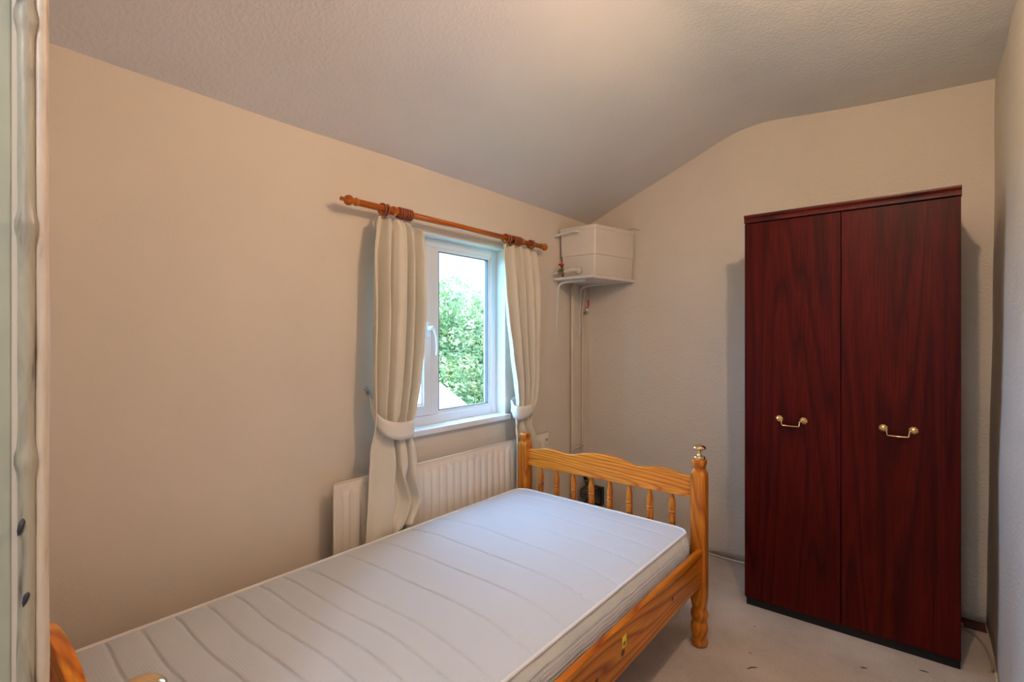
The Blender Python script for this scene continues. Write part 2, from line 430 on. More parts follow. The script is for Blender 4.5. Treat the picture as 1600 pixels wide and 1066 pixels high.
# right wall leans a little outward toward the ceiling
bm = BM(); g = []
for j in range(31):
    z = 2.62*j/30; row = []
    for i in range(51):
        y = -.11+i*(3.36+.11)/50
        x = .222+.034*z/2.5+lump((0, y, z), 1.9, .006)
        x -= .006*max(0, 1-abs(y-2.62)/.25)
        row.append(bm.verts.new((x, y, z)))
    g.append(row)
for a, b in zip(g, g[1:]):
    for i in range(50):
        f = bm.faces.new((a[i], a[i+1], b[i+1], b[i])); f.smooth = True
o = struct(obj('wall_right', bm, 'wall_rough'), 'rough plastered wall close beside the wardrobe', 'wall')
md = o.modifiers.new('thick', 'SOLIDIFY'); md.thickness = .12
md.offset = -1 if o.data.polygons[0].normal.x < 0 else 1
# door wall (camera stands in the doorway)
bm = BM(); add_box(bm, (-2.1, -.11, 0), (-.806, .112, 2.66)); add_box(bm, (-.806, -.11, 2.12), (.4, .10, 2.66)); 
struct(obj('wall_front', bm, 'wall_cream'), 'cream wall around the doorway behind the headboard', 'wall')
# landing beyond the doorway
bm = BM(); add_box(bm, (-1.5, -1.6, 0), (-1.38, -.11, 2.66)); add_box(bm, (.75, -1.6, 0), (.87, -.11, 2.66))
add_box(bm, (-1.5, -1.72, 0), (.87, -1.6, 2.66)); add_box(bm, (.34, -.13, 0), (.87, -.01, 2.66)); add_box(bm, (-1.5, -1.72, 2.5), (.87, -.11, 2.6))
struct(obj('wall_landing', bm, 'landing'))
# doorway lining, bead, filler edge
bm = BM(); add_box(bm, (-.840, -.12, 0), (-.805, .0885, 2.12)); 
struct(obj('door_1', bm, 'jamb', bevel=.002), 'sage green painted door lining at left edge of view', 'door frame')
def lumpy_strip(x, y, r, zs, amp, seed, knuckles=()):
    bm = BM(); R = []
    for k in range(zs+1):
        z = 2.12*k/zs
        e = sum(.0035*math.exp(-((z-q)/.012)**2) for q in knuckles)
        c = Vector((x+lump((seed, 0, z), 6, amp), y+lump((seed, 5, z), 5, amp), z))
        R.append([c+Vector((math.cos(2*PI*t/14)*(r+e+lump((t, seed, z*12), 1, amp*.6)), math.sin(2*PI*t/14)*(r+e+lump((t, seed+3, z*14), 1, amp*.6)), 0)) for t in range(14)])
    rings(bm, R); return bm
struct(obj('trim_1', lumpy_strip(-.806, .1005, .0078, 220, .0012, 1, (1.18, 1.45, 1.69)), 'bead'), 'lumpy chipped grey bead along the doorway edge', 'trim')
struct(obj('trim_2', lumpy_strip(-.808, .1135, .0072, 220, .0013, 9), 'edge'), 'cream filler ridge along the doorway edge', 'trim')
for k, (z, r) in enumerate(((1.107, .0075), (1.023, .0065))):
    bm = BM(); add_lathe(bm, [(-r*1.6, .0004), (-r*.9, .0022), (0, .0030), (r*.5, .0028), (r*.9, .0012), (r, .0003)], (-.7990, .0955+.004*k, z), (0, .25, 1), 10)
    tag(obj('paint_chip', bm, 'slate', smooth=True), ['dark slate chip in the doorway edge, upper of two', 'dark slate chip in the doorway edge, lower of two'][k], 'paint chip', 'dark chips in the doorway edge')
# bare floor patch and threshold strip
bm = BM(); add_box(bm, (.075, 3.10, .0005), (.218, 3.20, .004)); struct(obj('trim_3', bm, 'lino'), 'dark red bare floor strip behind the wardrobe', 'floor strip')
bm = BM(); add_box(bm, (.212, 2.40, 0), (.226, 2.735, .012)); struct(obj('trim_4', bm, 'tape', bevel=.002), 'short cream strip at the foot of the right wall', 'floor strip')

# ------------------------------------------------------------------ window
FX = -1.95   # room face of the frame
win = bpy.data.objects.new('window_1', None); COL.objects.link(win); win.location = (-1.98, 1.795, .87)
struct(win, 'white plastic two-light window with a side-hung sash', 'window')
def fr_rect(bm, y0, y1, z0, z1, w, x0, x1):
    add_box(bm, (x0, y0, z0), (x1, y0+w, z1)); add_box(bm, (x0, y1-w, z0), (x1, y1, z1))
    add_box(bm, (x0, y0+w, z0), (x1, y1-w, z0+w)); add_box(bm, (x0, y0+w, z1-w), (x1, y1-w, z1))
bm = BM(); fr_rect(bm, OY0, OY1, OZ0+.012, OZ1, .048, FX-.06, FX); add_box(bm, (FX-.06, 1.742, OZ0+.06), (FX, 1.792, OZ1-.048))
obj('frame', bm, 'upvc', win, bevel=.004)
bm = BM()
def mitre(bm, y0, y1, z0, z1, w, xf, xb):   # sloping glazing bead around a pane
    o_ = [(y0, z0), (y1, z0), (y1, z1), (y0, z1)]; i_ = [(y0+w, z0+w), (y1-w, z0+w), (y1-w, z1-w), (y0+w, z1-w)]
    for k in range(4):
        a, b = o_[k], o_[(k+1) % 4]; c, d = i_[(k+1) % 4], i_[k]
        vs = [bm.verts.new((xf, *a)), bm.verts.new((xf, *b)), bm.verts.new((xb+.006, *c)), bm.verts.new((xb+.006, *d))]
        vb = [bm.verts.new((xb-.02, p[0], p[1])) for p in (a, b, c, d)]
        bm.faces.new(vs); bm.faces.new(vb[::-1])
        for i in range(4): bm.faces.new((vs[i], vs[(i+1) % 4], vb[(i+1) % 4], vb[i]))
mitre(bm, 1.792, OY1-.048, OZ0+.06, OZ1-.048, .018, FX-.006, FX-.020)
obj('glazing_bead', bm, 'upvc', win)
bm = BM(); fr_rect(bm, 1.808, OY1-.064, OZ0+.076, OZ1-.064, .004, FX-.032, FX-.012); fr_rect(bm, 1.467, 1.684, .985, 1.738, .004, FX-.025, FX-.004)
obj('gasket', bm, 'gasket', win)
bm = BM(); add_box(bm, (FX-.036, 1.80, OZ0+.07), (FX-.030, OY1-.056, OZ1-.056)); pane = obj('pane', bm, 'glass', win)
cs = bpy.data.objects.new('casement', None)
bm = BM(); fr_rect(bm, 1.416, 1.738, .934, 1.789, .052, FX-.05, FX+.012)
cs = obj('casement', bm, 'upvc', win, bevel=.005)
bm = BM(); mitre(bm, 1.464, 1.690, .982, 1.741, .012, FX+.006, FX-.006); obj('glazing_bead', bm, 'upvc', cs)
bm = BM(); add_box(bm, (FX-.036, 1.46, .98), (FX-.030, 1.69, 1.745)); obj('pane', bm, 'glass', cs)
bm = BM()
add_box(bm, (FX+.012, 1.704, 1.325), (FX+.020, 1.726, 1.405))
add_cyl(bm, (FX+.016, 1.715, 1.372), (FX+.045, 1.715, 1.372), .012)
add_tube(bm, crom([(FX+.042, 1.708, 1.378), (FX+.047, 1.725, 1.36), (FX+.048, 1.737, 1.32), (FX+.048, 1.740, 1.27), (FX+.048, 1.736, 1.235)], 6),
         [.010, .010, .010, .0095, .009, .009, .0085, .0085, .008, .008, .0078, .0076, .0074, .0072, .007, .007, .007, .0068, .0066, .0065, .006, .006, .0055, .005, .004], flat=.8)
obj('handle', bm, 'upvc', cs, bevel=.002)
bm = BM(); add_box(bm, (FX-.002, OY0-.012, .856), (-1.850, OY1+.012, .885)); struct(obj('trim_5', bm, 'sill', bevel=.004), 'white window sill board', 'window sill')
# white painted reveal lining (sides and soffit)
bm = BM()
add_box(bm, (FX, OY1-.006, .885), (WX-.001, OY1, OZ1)); add_box(bm, (FX, OY0, .885), (WX-.001, OY0+.006, OZ1)); add_box(bm, (FX, OY0+.006, OZ1-.006), (WX-.001, OY1-.006, OZ1))
struct(obj('trim_6', bm, 'sill'), 'white painted window reveal', 'window reveal')

# ------------------------------------------------------------------ outside
bm = BM(); add_box(bm, (-40, -30, -3.2), (-2.3, 50, -3.0)); struct(obj('ground_outside', bm, 'grass'))
def leaf_tree(name, base, centres, n, label, seed, ls=.06):
    rnd = random.Random(seed)
    t = thing(name, base, label, 'tree')
    bm = BM(); bx, by, bz = base
    add_tube(bm, [(bx, by, bz), (bx+.1, by, bz+1.2), (bx, by+.1, bz+2.6), centres[0][:3]], [.22, .17, .12, .05])
    for c in centres[1:]: add_tube(bm, [(bx, by+.05, bz+1.8), Vector(c[:3])*.5+Vector((bx, by, bz+2.6))*.5, c[:3]], [.09, .06, .02], 8)
    obj('trunk', bm, 'bark', t)
    bm = BM()
    for c in centres:
        for k in range(int(n*c[3]**2)):
            d = Vector((rnd.gauss(0, 1), rnd.gauss(0, 1), rnd.gauss(0, 1))).normalized()
            rr = c[3]*(.72+.33*rnd.random())*(1+.22*noise.noise(d*2.5+Vector(c[:3])))
            p = Vector(c[:3])+d*rr
            u = Vector((rnd.gauss(0, 1), rnd.gauss(0, 1), rnd.gauss(0, .6))).normalized(); v = u.orthogonal().normalized()
            s = ls*(.6+.8*rnd.random())
            w = u.cross(v)*.25*s
            vs = [bm.verts.new(p-u*s), bm.verts.new(p+v*s*.42+w), bm.verts.new(p+u*s), bm.verts.new(p-v*s*.42+w)]
            bm.faces.new(vs)
    obj('crown', bm, 'leaf', t)
    return t
leaf_tree('garden_tree', (-9.2, 8.6, -3.0), [(-9.2, 8.5, .9, 1.35), (-8.9, 7.6, .1, 1.2), (-8.7, 9.4, .3, 1.2), (-9.0, 8.2, 1.75, .9), (-8.3, 8.7, -.9, 1.2), (-8.3, 7.5, -1.0, 1.1),
          (-9.5, 9.8, 1.2, 1.0), (-9.4, 7.2, 1.35, .8), (-9.0, 10.9, .4, 1.3), (-8.6, 10.4, -1.0, 1.2), (-9.3, 10.7, 1.7, 1.0), (-9.4, 9.2, 2.1, .8)], 3000, 'sunlit green leafy tree beyond the window', 3)
leaf_tree('hedge_tree', (-13.0, 5.6, -3.0), [(-13, 5.6, .3, 1.5), (-12.8, 4.4, -.3, 1.3), (-13.2, 5.4, 1.6, 1.1), (-12.4, 5.7, -1.2, 1.3)], 900, 'paler leafy tree further off at the left of the panes', 5, .07)
nb = thing('neighbouring_roof', (-5.4, 4.6, -3.0), 'pale low sloping roof seen at the foot of the right pane', 'roof')
R4 = [(-4.4, 3.5, .2), (-4.4, 6.5, -1.8), (-6.6, 7.8, -.57), (-6.6, 5.3, 1.08)]
bm = BM(); add_hexa(bm, [(x, y, z-.08) for x, y, z in R4], R4); obj('roof_slope', bm, 'roof', nb)
bm = BM(); add_hexa(bm, [(x, y, -3) for x, y, z in R4], [(x, y, z-.08) for x, y, z in R4])
obj('wall', bm, 'brick', nb)

# ------------------------------------------------------------------ bed frame
bed = thing('bed_frame', (-1.225, 1.2, 0), 'orange varnished pine single bed frame with turned posts and scalloped rails', 'bed')
PX0, PX1, PYF, PYH = -1.702, -.752, 2.205, .197
def superring(cx, cy, z, a, n_, k=32):
    out = []
    for i in range(k):
        t = 2*PI*(i+.5)/k; c, s = math.cos(t), math.sin(t)
        q = (abs(c)**n_+abs(s)**n_)**(-1/n_)
        out.append((cx+a*q*c, cy+a*q*s, z))
    return out
def post_rings(cx, cy, dz):
    pr = [(0, .027, 2), (.004, .0325, 2), (.012, .0350, 2), (.022, .0335, 2), (.030, .0285, 2), (.040, .0295, 2), (.060, .0345, 2), (.078, .0365, 2), (.092, .0350, 2),
          (.104, .0305, 2), (.110, .0300, 2), (.120, .0345, 2), (.134, .0365, 2), (.147, .0345, 2), (.156, .0300, 2), (.163, .0290, 2), (.175, .0305, 2.4), (.190, .0320, 3),
          (.205, .0318, 5), (.218, .0308, 9), (.232, .0305, 12)]
    top = [(.726, .0305, 12), (.737, .0303, 10), (.744, .0288, 7), (.750, .0258, 5.5), (.756, .0230, 5), (.761, .0221, 5), (.767, .0228, 5), (.775, .0258, 5), (.783, .0276, 5), (.790, .0278, 5), (.797, .0262, 5), (.802, .0225, 5)]
    R = [superring(cx, cy, z, a, n_) for z, a, n_ in pr]
    R += [superring(cx, cy, .4, .0305, 12)]
    R += [superring(cx, cy, z+dz, a, n_) for z, a, n_ in top]
    return R
for cx in (PX0, PX1):
    for cy, dz in ((PYF, 0), (PYH, .034)):
        bm = BM(); rings(bm, post_rings(cx, cy, dz)); 
        o = obj('post', bm, 'pine_z', bed, smooth=True)
def finial(cx, cy, z0):
    bm = BM()
    bz = z0
    add_lathe(bm, [(0, .0), (0, .0225), (.002, .0238), (.011, .0238), (.013, .022), (.013, 0.001)], (cx, cy, bz), n=24)
    add_lathe(bm, [(.012, .0115), (.017, .009), (.024, .0068), (.032, .0066), (.036, .0090), (.039, .016), (.0425, .0232), (.0465, .0272), (.050, .0276), (.0545, .0245), (.059, .0185), (.062, .011), (.0635, .004), (.0637, .0005)],
              (cx, cy, bz), n=28)
    o = obj('finial', bm, 'brass_pale', bed, smooth=False); o['label'] = 'polished brass knob on top of a post'; return o
finial(PX1, PYF, .8005); finial(PX1, PYH, .8345)
def scallop_board(name, y0, y1, dz, zbot):
    half = [(0, .026), (.085, .020), (.15, .004), (.19, -.002), (.235, .002), (.30, .011), (.36, .004), (.41, -.006), (.4475, -.006)]
    C = -1.227
    pts = crom([(C-x, 0, .727+z) for x, z in half[::-1]]+[(C+x, 0, .727+z) for x, z in half[1:]], 6)
    bm = BM(); f, b = [], []
    def col(y): return [(bm.verts.new((p.x, y, p.z+dz)), bm.verts.new((p.x, y, zbot+dz))) for p in pts]
    A, B = col(y0), col(y1)
    for i in range(len(pts)-1):
        bm.faces.new((A[i][0], A[i][1], A[i+1][1], A[i+1][0])); bm.faces.new((B[i][0], B[i+1][0], B[i+1][1], B[i][1]))
        q = bm.faces.new((A[i][0], A[i+1][0], B[i+1][0], B[i][0])); q.smooth = True
        bm.faces.new((A[i][1], B[i][1], B[i+1][1], A[i+1][1]))
    for k in (0, -1): bm.faces.new((A[k][0], B[k][0], B[k][1], A[k][1]))
    return obj(name, bm, 'pine_x', bed, bevel=.005, seg=3)
scallop_board('footboard_rail', PYF-.013, PYF+.013, 0, .630)
scallop_board('headboard_rail', PYH-.013, PYH+.013, .014, .630)
bm = BM(); add_box(bm, (PX0+.028, PYF-.013, .30), (PX1-.028, PYF+.013, .415)); obj('footboard_lower_rail', bm, 'pine_x', bed, bevel=.004)
bm = BM(); add_box(bm, (PX0+.028, PYH-.013, .30), (PX1-.028, PYH+.013, .42)); obj('headboard_lower_rail', bm, 'pine_x', bed, bevel=.004)
sp = [(.636, .0065), (.625, .0078), (.605, .0115), (.588, .0145), (.575, .0155), (.562, .0148), (.556, .0135), (.553, .0132), (.5525, .0152), (.547, .0158), (.5445, .0150), (.544, .0122), (.541, .0122), (.5405, .0148), (.536, .0152), (.531, .0146),
      (.520, .0146), (.509, .0146), (.504, .0152), (.4995, .0148), (.499, .0122), (.496, .0122), (.4955, .015), (.487, .0152), (.487, .0135), (.478, .0148), (.465, .0155), (.45, .0145), (.43, .0105), (.41, .0065)]
for x in (-1.594, -1.492, -1.388, -1.284, -1.182, -1.080, -.977, -.873):
    for cy, dz in ((PYF, 0), (PYH, .012)):
        bm = BM(); add_lathe(bm, [(z+dz, r) for z, r in sp[::-1]], (x, cy, 0), n=18); obj('spindle', bm, 'pine_z', bed, smooth=True)
bm = BM(); add_box(bm, (-.752, PYH+.028, .275), (-.730, PYF-.028, .425)); rail = obj('side_rail', bm, 'pine_y', bed, bevel=.004)
bm = BM(); add_box(bm, (-1.724, PYH+.028, .275), (-1.702, PYF-.028, .425)); obj('side_rail', bm, 'pine_y', bed, bevel=.004)
bm = BM(); add_box(bm, (-.774, PYH+.03, .275), (-.752, PYF-.03, .30)); add_box(bm, (-1.702, PYH+.03, .275), (-1.68, PYF-.03, .30)); obj('slat_ledge', bm, 'pine_y', bed)
for k in range(12):
    y = .33+k*.157; bm = BM(); add_box(bm, (-1.701, y, .3), (-.753, y+.07, .316)); obj('slat', bm, 'pine_x', bed)
st = None
bm = BM(); add_box(bm, (-.7300, 1.442, .352), (-.7292, 1.470, .388)); st = obj('sticker', bm, 'yellow', rail); st['label'] = 'small yellow sticker with a dark printed block'
bm = BM(); add_box(bm, (-.7292, 1.448, .357), (-.7289, 1.464, .370)); obj('print', bm, 'ink', st)

# ------------------------------------------------------------------ mattress
mt = thing('mattress', (-1.245, 1.2, .317), 'white quilted single mattress lying on the pine bed frame', 'mattress')
MX0, MX1, MY0, MY1 = -1.700, -.785, .245, 2.165
QL = [.27, .35, .43, .515, .60, .68, .76, .84, .925, 1.075, 1.235, 1.40, 1.565, 1.735, 1.89, 2.04]
def corner(x, y, r=.055):
    cx = min(max(x, MX0+r), MX1-r); cy = min(max(y, MY0+r), MY1-r)
    dx, dy = x-cx, y-cy
    if dx and dy:
        m = max(abs(dx), abs(dy)); d = math.hypot(dx, dy); k = m/d
        return cx+dx*k, cy+dy*k
    return x, y
def edge_wob(x, y): return lump((x, y, 1), 5, .006)
def mtop(x, y):
    s = (x-MX0)/(MX1-MX0)
    d = min(x-MX0, MX1-x, y-MY0, MY1-y)
    base = .507-.012*s + .016*(1-math.exp(-d/.07))
    xr = MX1-x
    ph = .006*math.sin(x*6+y*2)+.003*math.sin(x*13-y*3)-.028*math.exp(-xr/.10)+.010
    gq = 0; 
    for k, q in enumerate(QL):
        dd = abs(y-(q+ph))
        if dd < .05:
            dep = .0058*(.3 if q > 1.7 else 1)
            gq += dep*math.exp(-(dd/.0035)**2)+.0014*math.exp(-(dd/.016)**2)
    fade = min(1, d/.015)
    w = lump((x*3, y*2.2, 0), 1.6, .0035)+lump((x*8, y*7, 2), 1.3, .0012)
    return base-gq*fade+w*fade
nx, ny = 70, 760
bm = BM(); g = []
for j in range(ny+1):
    row = []
    for i in range(nx+1):
        # cluster samples near the long edges
        u = i/nx; x = MX0+(MX1-MX0)*(u+.0*math.sin(2*PI*u)); y = MY0+(MY1-MY0)*j/ny
        X, Y = corner(x, y); row.append(bm.verts.new((X, Y, mtop(x, y))))
    g.append(row)
for a, b in zip(g, g[1:]):
    for i in range(nx): f = bm.faces.new((a[i], a[i+1], b[i+1], b[i])); f.smooth = True
per = [g[0][i].co.copy() for i in range(nx)]+[g[j][nx].co.copy() for j in range(ny)]+[g[ny][nx-i].co.copy() for i in range(nx)]+[g[ny-j][0].co.copy() for j in range(ny)]
obj('top_panel', bm, 'matt_top', mt)
per = per[::2]
C0 = Vector(((MX0+MX1)/2, (MY0+MY1)/2, 0))
def outward(k):
    a, b = per[k-1], per[(k+1) % len(per)]; d = (b-a); d.z = 0; d.normalize(); return Vector((d.y, -d.x, 0))
def band(t0, t1, nseg, extra=0.0, wrinkle=.0):
    bm = BM(); R = []
    for s in range(nseg+1):
        t = t0+(t1-t0)*s/nseg; r = []
        for k, p in enumerate(per):
            z = p.z-(p.z-.318)*t
            out = .016*math.sin(PI*min(1, max(0, t)))+extra
            far = max(0, (p.y-1.75)/.4)
            out += (.0035+.005*far)*noise.noise(Vector((p.x*9, p.y*(14+22*far), z*5)))+wrinkle*math.sin(z*520+p.y*2)
            o_ = outward(k); r.append((p.x+o_.x*out, p.y+o_.y*out, z))
        R.append(r)
    rings(bm, R, cap=False); return bm
obj('side_panel', band(0, 1, 14), 'matt_side', mt)
obj('mesh_band', band(.20, .80, 26, .0030, .0016), 'matt_mesh', mt)
bm = BM(); add_tube(bm, [p+outward(k)*.003+Vector((0, 0, .001)) for k, p in enumerate(per)], .0052, 8, closed=True); obj('piping', bm, 'piping', mt)
bm = BM(); add_tube(bm, [Vector((p.x, p.y, .322))+outward(k)*.003 for k, p in enumerate(per)], .005, 8, closed=True); obj('piping', bm, 'piping', mt)
bm = BM(); vs = [bm.verts.new((p.x, p.y, .3185)) for p in per]; bm.faces.new(vs); obj('base_panel', bm, 'matt_side', mt)

# ------------------------------------------------------------------ wardrobe
wd = thing('wardrobe', (-.287, 2.93, 0), 'tall dark mahogany two-door wardrobe with brass handles', 'wardrobe')
AX0, AX1, AYF, AYB = -.690, .114, 2.672, 3.165
bm = BM()
yf = AYF+.019
add_box(bm, (AX0, yf, .035), (AX0+.016, AYB, 1.888)); add_box(bm, (AX1-.016, yf, .035), (AX1, AYB, 1.888))
add_box(bm, (AX0+.016, yf, .05), (AX1-.016, AYB, .066)); add_box(bm, (AX0+.016, yf, 1.872), (AX1-.016, AYB, 1.888)); add_box(bm, (AX0+.016, AYB-.006, .066), (AX1-.016, AYB, 1.872))
add_box(bm, (-.295, yf+.02, .066), (-.279, AYB-.006, 1.872))
obj('carcass', bm, 'mahog', wd)
bm = BM(); add_box(bm, (AX0+.004, yf+.003, 0), (AX1-.002, yf+.022, .045)); add_box(bm, (AX0+.004, AYB-.02, 0), (AX1-.002, AYB, .035)); 
add_box(bm, (AX0+.001, yf+.022, 0), (AX0+.02, AYB-.02, .035)); add_box(bm, (AX1-.02, yf+.022, 0), (AX1-.001, AYB-.02, .035)); obj('plinth', bm, 'plinth', wd)
bm = BM()   # moulded cornice along the front, returned at both ends
prf = [(0, 1.889), (-.020, 1.889), (-.021, 1.900), (-.016, 1.903), (-.017, 1.908), (-.024, 1.914), (-.026, 1.919), (-.026, 1.926), (0, 1.926)]
A = [bm.verts.new((AX0-.002, yf+.002+y, z)) for y, z in prf]; B = [bm.verts.new((AX1+.002, yf+.002+y, z)) for y, z in prf]
for i in range(len(prf)): j = (i+1) % len(prf); bm.faces.new((A[i], A[j], B[j], B[i]))
bm.faces.new(A[::-1]); bm.faces.new(B)
add_box(bm, (AX0-.002, yf+.002, 1.889), (AX1+.002, AYB, 1.905))
obj('cornice', bm, 'mahog_x', wd)
def door(x0, x1, hx):
    bm = BM(); add_box(bm, (x0, AYF, .046), (x1, AYF+.018, 1.882)); d = obj('door', bm, 'mahog', wd, bevel=.0012)
    h = bpy.data.objects.new('handle', None)
    bm = BM()
    for s in (-1, 1):   # faceted roses
        R = []
        for t, r in ((0, .0165), (.003, .0172), (.006, .014), (.009, .0105), (.0105, .0105), (.013, .006), (.0135, .0008)):
            R.append([(hx+s*.0505+r*math.cos(2*PI*k/8+.39), AYF-t, .938+r*math.sin(2*PI*k/8+.39)) for k in range(8)])
        rings(bm, R)
        for f in bm.faces: f.smooth = False
    for s in (-1, 1):
        add_cyl(bm, (hx+s*.0505, AYF-.010, .938), (hx+s*.0505, AYF-.022, .938), .005, 10)
    add_tube(bm, [(hx-.049, AYF-.020, .938), (hx-.038, AYF-.021, .935), (hx-.037, AYF-.021, .916), (hx-.034, AYF-.021, .912), (hx, AYF-.022, .911), (hx+.034, AYF-.021, .912), (hx+.037, AYF-.021, .916), (hx+.038, AYF-.021, .935), (hx+.049, AYF-.020, .938)],
             .0028, 10)
    obj('handle', bm, 'brass', d)
door(AX0+.001, -.2885, -.484); door(-.2855, AX1-.001, -.085)

# ------------------------------------------------------------------ radiator
rd = thing('radiator', (-1.80, 1.83, .15), 'cream ribbed panel radiator under the window behind the bed', 'radiator')
RY0, RY1, RZ0, RZ1, RF = 1.105, 2.563, .15, .745, -1.797
n = 29; pitch = (RY1-RY0-.05)/n
def rib(y, z):
    if not (RZ0+.03 < z < RZ1-.035): return 0
    t = ((y-RY0-.025)/pitch) % 1.0
    if not RY0+.025 < y < RY1-.025: return 0
    f = min(1, (z-RZ0-.03)/.03, (RZ1-.035-z)/.022); f = math.sin(f*PI/2)
    w = abs(t-.5)*2
    return .009*f*(1 if w < .25 else max(0, math.cos((w-.25)/.6*PI/2)) if w < .85 else 0)
bm = BM(); NY = n*12+8; g = []
zs = [RZ0, RZ0+.03]+[RZ0+.03+.03*k/4 for k in range(1, 5)]+[RZ1-.057]+[RZ1-.057+.022*k/5 for k in range(1, 6)]+[RZ1]
for z in zs: g.append([bm.verts.new((RF+rib(RY0+(RY1-RY0)*i/NY, z)-.0, RY0+(RY1-RY0)*i/NY, z)) for i in range(NY+1)])
for a, b in zip(g, g[1:]):
    for i in range(NY): f = bm.faces.new((a[i], a[i+1], b[i+1], b[i])); f.smooth = True
o = obj('panel', bm, 'radiator', rd); md = o.modifiers.new('t', 'SOLIDIFY'); md.thickness = .012; md.offset = -1 if o.data.polygons[0].normal.x > 0 else 1
bm = BM(); add_tube(bm, [(RF-.003, RY0, RZ1), (RF-.003, RY1, RZ1)], .004, 8); add_tube(bm, [(RF-.003, RY0, RZ0), (RF-.003, RY1, RZ0)], .004, 8)
add_tube(bm, [(RF-.003, RY0, RZ0), (RF-.003, RY0, RZ1)], .004, 8); add_tube(bm, [(RF-.003, RY1, RZ0), (RF-.003, RY1, RZ1)], .004, 8)
obj('seam', bm, 'radiator', rd)
bm = BM(); add_cyl(bm, (RF+.003, RY1-.02, RZ1-.045), (RF+.009, RY1-.02, RZ1-.045), .007, 10); obj('air_vent', bm, 'steel', rd)
for y in (RY0+.2, RY1-.2):
    bm = BM(); add_box(bm, (-1.879, y-.02, .2), (RF-.012, y+.02, .70)); obj('wall_bracket', bm, 'white_paint', rd)
bm = BM(); add_tube(bm, [(-1.805, RY0-.03, 0), (-1.805, RY0-.03, RZ0+.03), (-1.805, RY0, RZ0+.03)], .0075); add_cyl(bm, (-1.805, RY0-.03, .12), (-1.805, RY0-.03, .21), .014); obj('valve', bm, 'white_paint', rd)

# ------------------------------------------------------------------ curtain pole, rings, curtains
PZ, PX = 1.878, -1.80
pole = thing('curtain_pole', (PX, 1.85, PZ), 'orange varnished wooden curtain pole with turned ends above the window', 'curtain pole')
bm = BM(); add_cyl(bm, (PX, 1.195, PZ), (PX, 2.50, PZ), .0140, 24); obj('pole', bm, 'pole', pole, smooth=True)
bm = BM(); add_lathe(bm, [(0, .0145), (.004, .0165), (.012, .0170), (.016, .0150), (.019, .0120), (.024, .0118), (.029, .016), (.036, .0205), (.045, .0215), (.053, .019), (.060, .0130), (.064, .0072), (.068, .0070), (.072, .0088), (.077, .0090), (.081, .0065), (.083, .001)],
                      (PX, 1.213, PZ), (0, -1, 0), 24); o = obj('finial', bm, 'pole', pole, smooth=True)
bm = BM(); add_lathe(bm, [(0, .0145), (.006, .0165), (.012, .0165), (.018, .013), (.024, .0135), (.034, .0195), (.044, .0215), (.054, .0195), (.062, .013), (.067, .008), (.070, .001)],
                      (PX, 2.483, PZ), (0, 1, 0), 24); obj('finial', bm, 'pole', pole, smooth=True)
for y in (1.397, 2.300):
    bm = BM()
    add_lathe(bm, [(0, .0142), (0, .019), (.004, .0202), (.018, .0202), (.022, .019), (.022, .0142)], (PX, y-.011, PZ), (0, 1, 0), 24)
    add_lathe(bm, [(0, .022), (.006, .022), (.010, .016), (.02, .0115), (.045, .0105), (.062, .012)], (WX-.001, y, PZ), (1, 0, 0), 18)
    obj('bracket', bm, 'pole', pole, smooth=True)
proto = None
def ring_thing(y, tilt, label, group, z=0):
    global proto
    if proto is None:
        proto = thing('curtain_ring', (0, 0, 0), label, 'curtain ring', group)
        bm = BM(); add_tube(bm, [(.0222*math.cos(2*PI*k/28), 0, .0222*math.sin(2*PI*k/28)) for k in range(28)], .0048, 10, closed=True)
        a = obj('ring', bm, 'ring', proto)
        bm = BM(); add_tube(bm, [(0, 0, -.026), (0, 0, -.031)], .0012, 6)
        add_tube(bm, [(.0045*math.cos(2*PI*k/12), 0, -.0352+.0045*math.sin(2*PI*k/12)) for k in range(12)], .0011, 6, closed=True)
        b = obj('screw_eye', bm, 'brass', proto)
        o = proto
    else:
        o = copy_tree(proto, (0, 0, 0)); o['label'] = label; o['group'] = group
    o.location = (PX, y, PZ-.0038+z); o.rotation_euler = (tilt*.5, 0, tilt)
    return o
gl, gr_ = 'wooden rings on the left end of the curtain pole', 'wooden rings on the right end of the curtain pole'
ring_thing(1.334, .20, 'wooden curtain ring nearest the left end of the pole', gl)
ring_thing(1.357, -.12, 'wooden curtain ring just left of the left pole bracket', gl)
names_l = ['first wooden ring right of the left pole bracket', 'second wooden ring right of the left pole bracket', 'third wooden ring right of the left pole bracket',
           'fourth wooden ring right of the left pole bracket', 'fifth wooden ring right of the left bracket, last but one', 'last wooden ring of the left bunch, nearest the window centre']
for k in range(6): ring_thing(1.422+k*.0128, .04*math.sin(k*2.1), names_l[k], gl)
names_r = ['loose wooden ring leaning at the window side of right bunch', 'second ring of right bunch, leaning beside the loose one', 'third wooden ring in the bunch at the right bracket', 'fourth wooden ring in the bunch at the right bracket',
           'fifth wooden ring in the bunch at the right bracket', 'sixth wooden ring in the bunch at the right bracket', 'wooden ring pressed against the right pole bracket']
for k, (y, t) in enumerate([(2.158, .35), (2.188, -.25), (2.222, .03), (2.2355, -.03), (2.249, .02), (2.2625, 0), (2.276, -.02)]): ring_thing(y, t, names_r[k], gr_)
ring_thing(2.385, .22, 'wooden ring right of the right pole bracket', gr_); ring_thing(2.402, -.10, 'wooden ring next to the right end knob of pole', gr_)

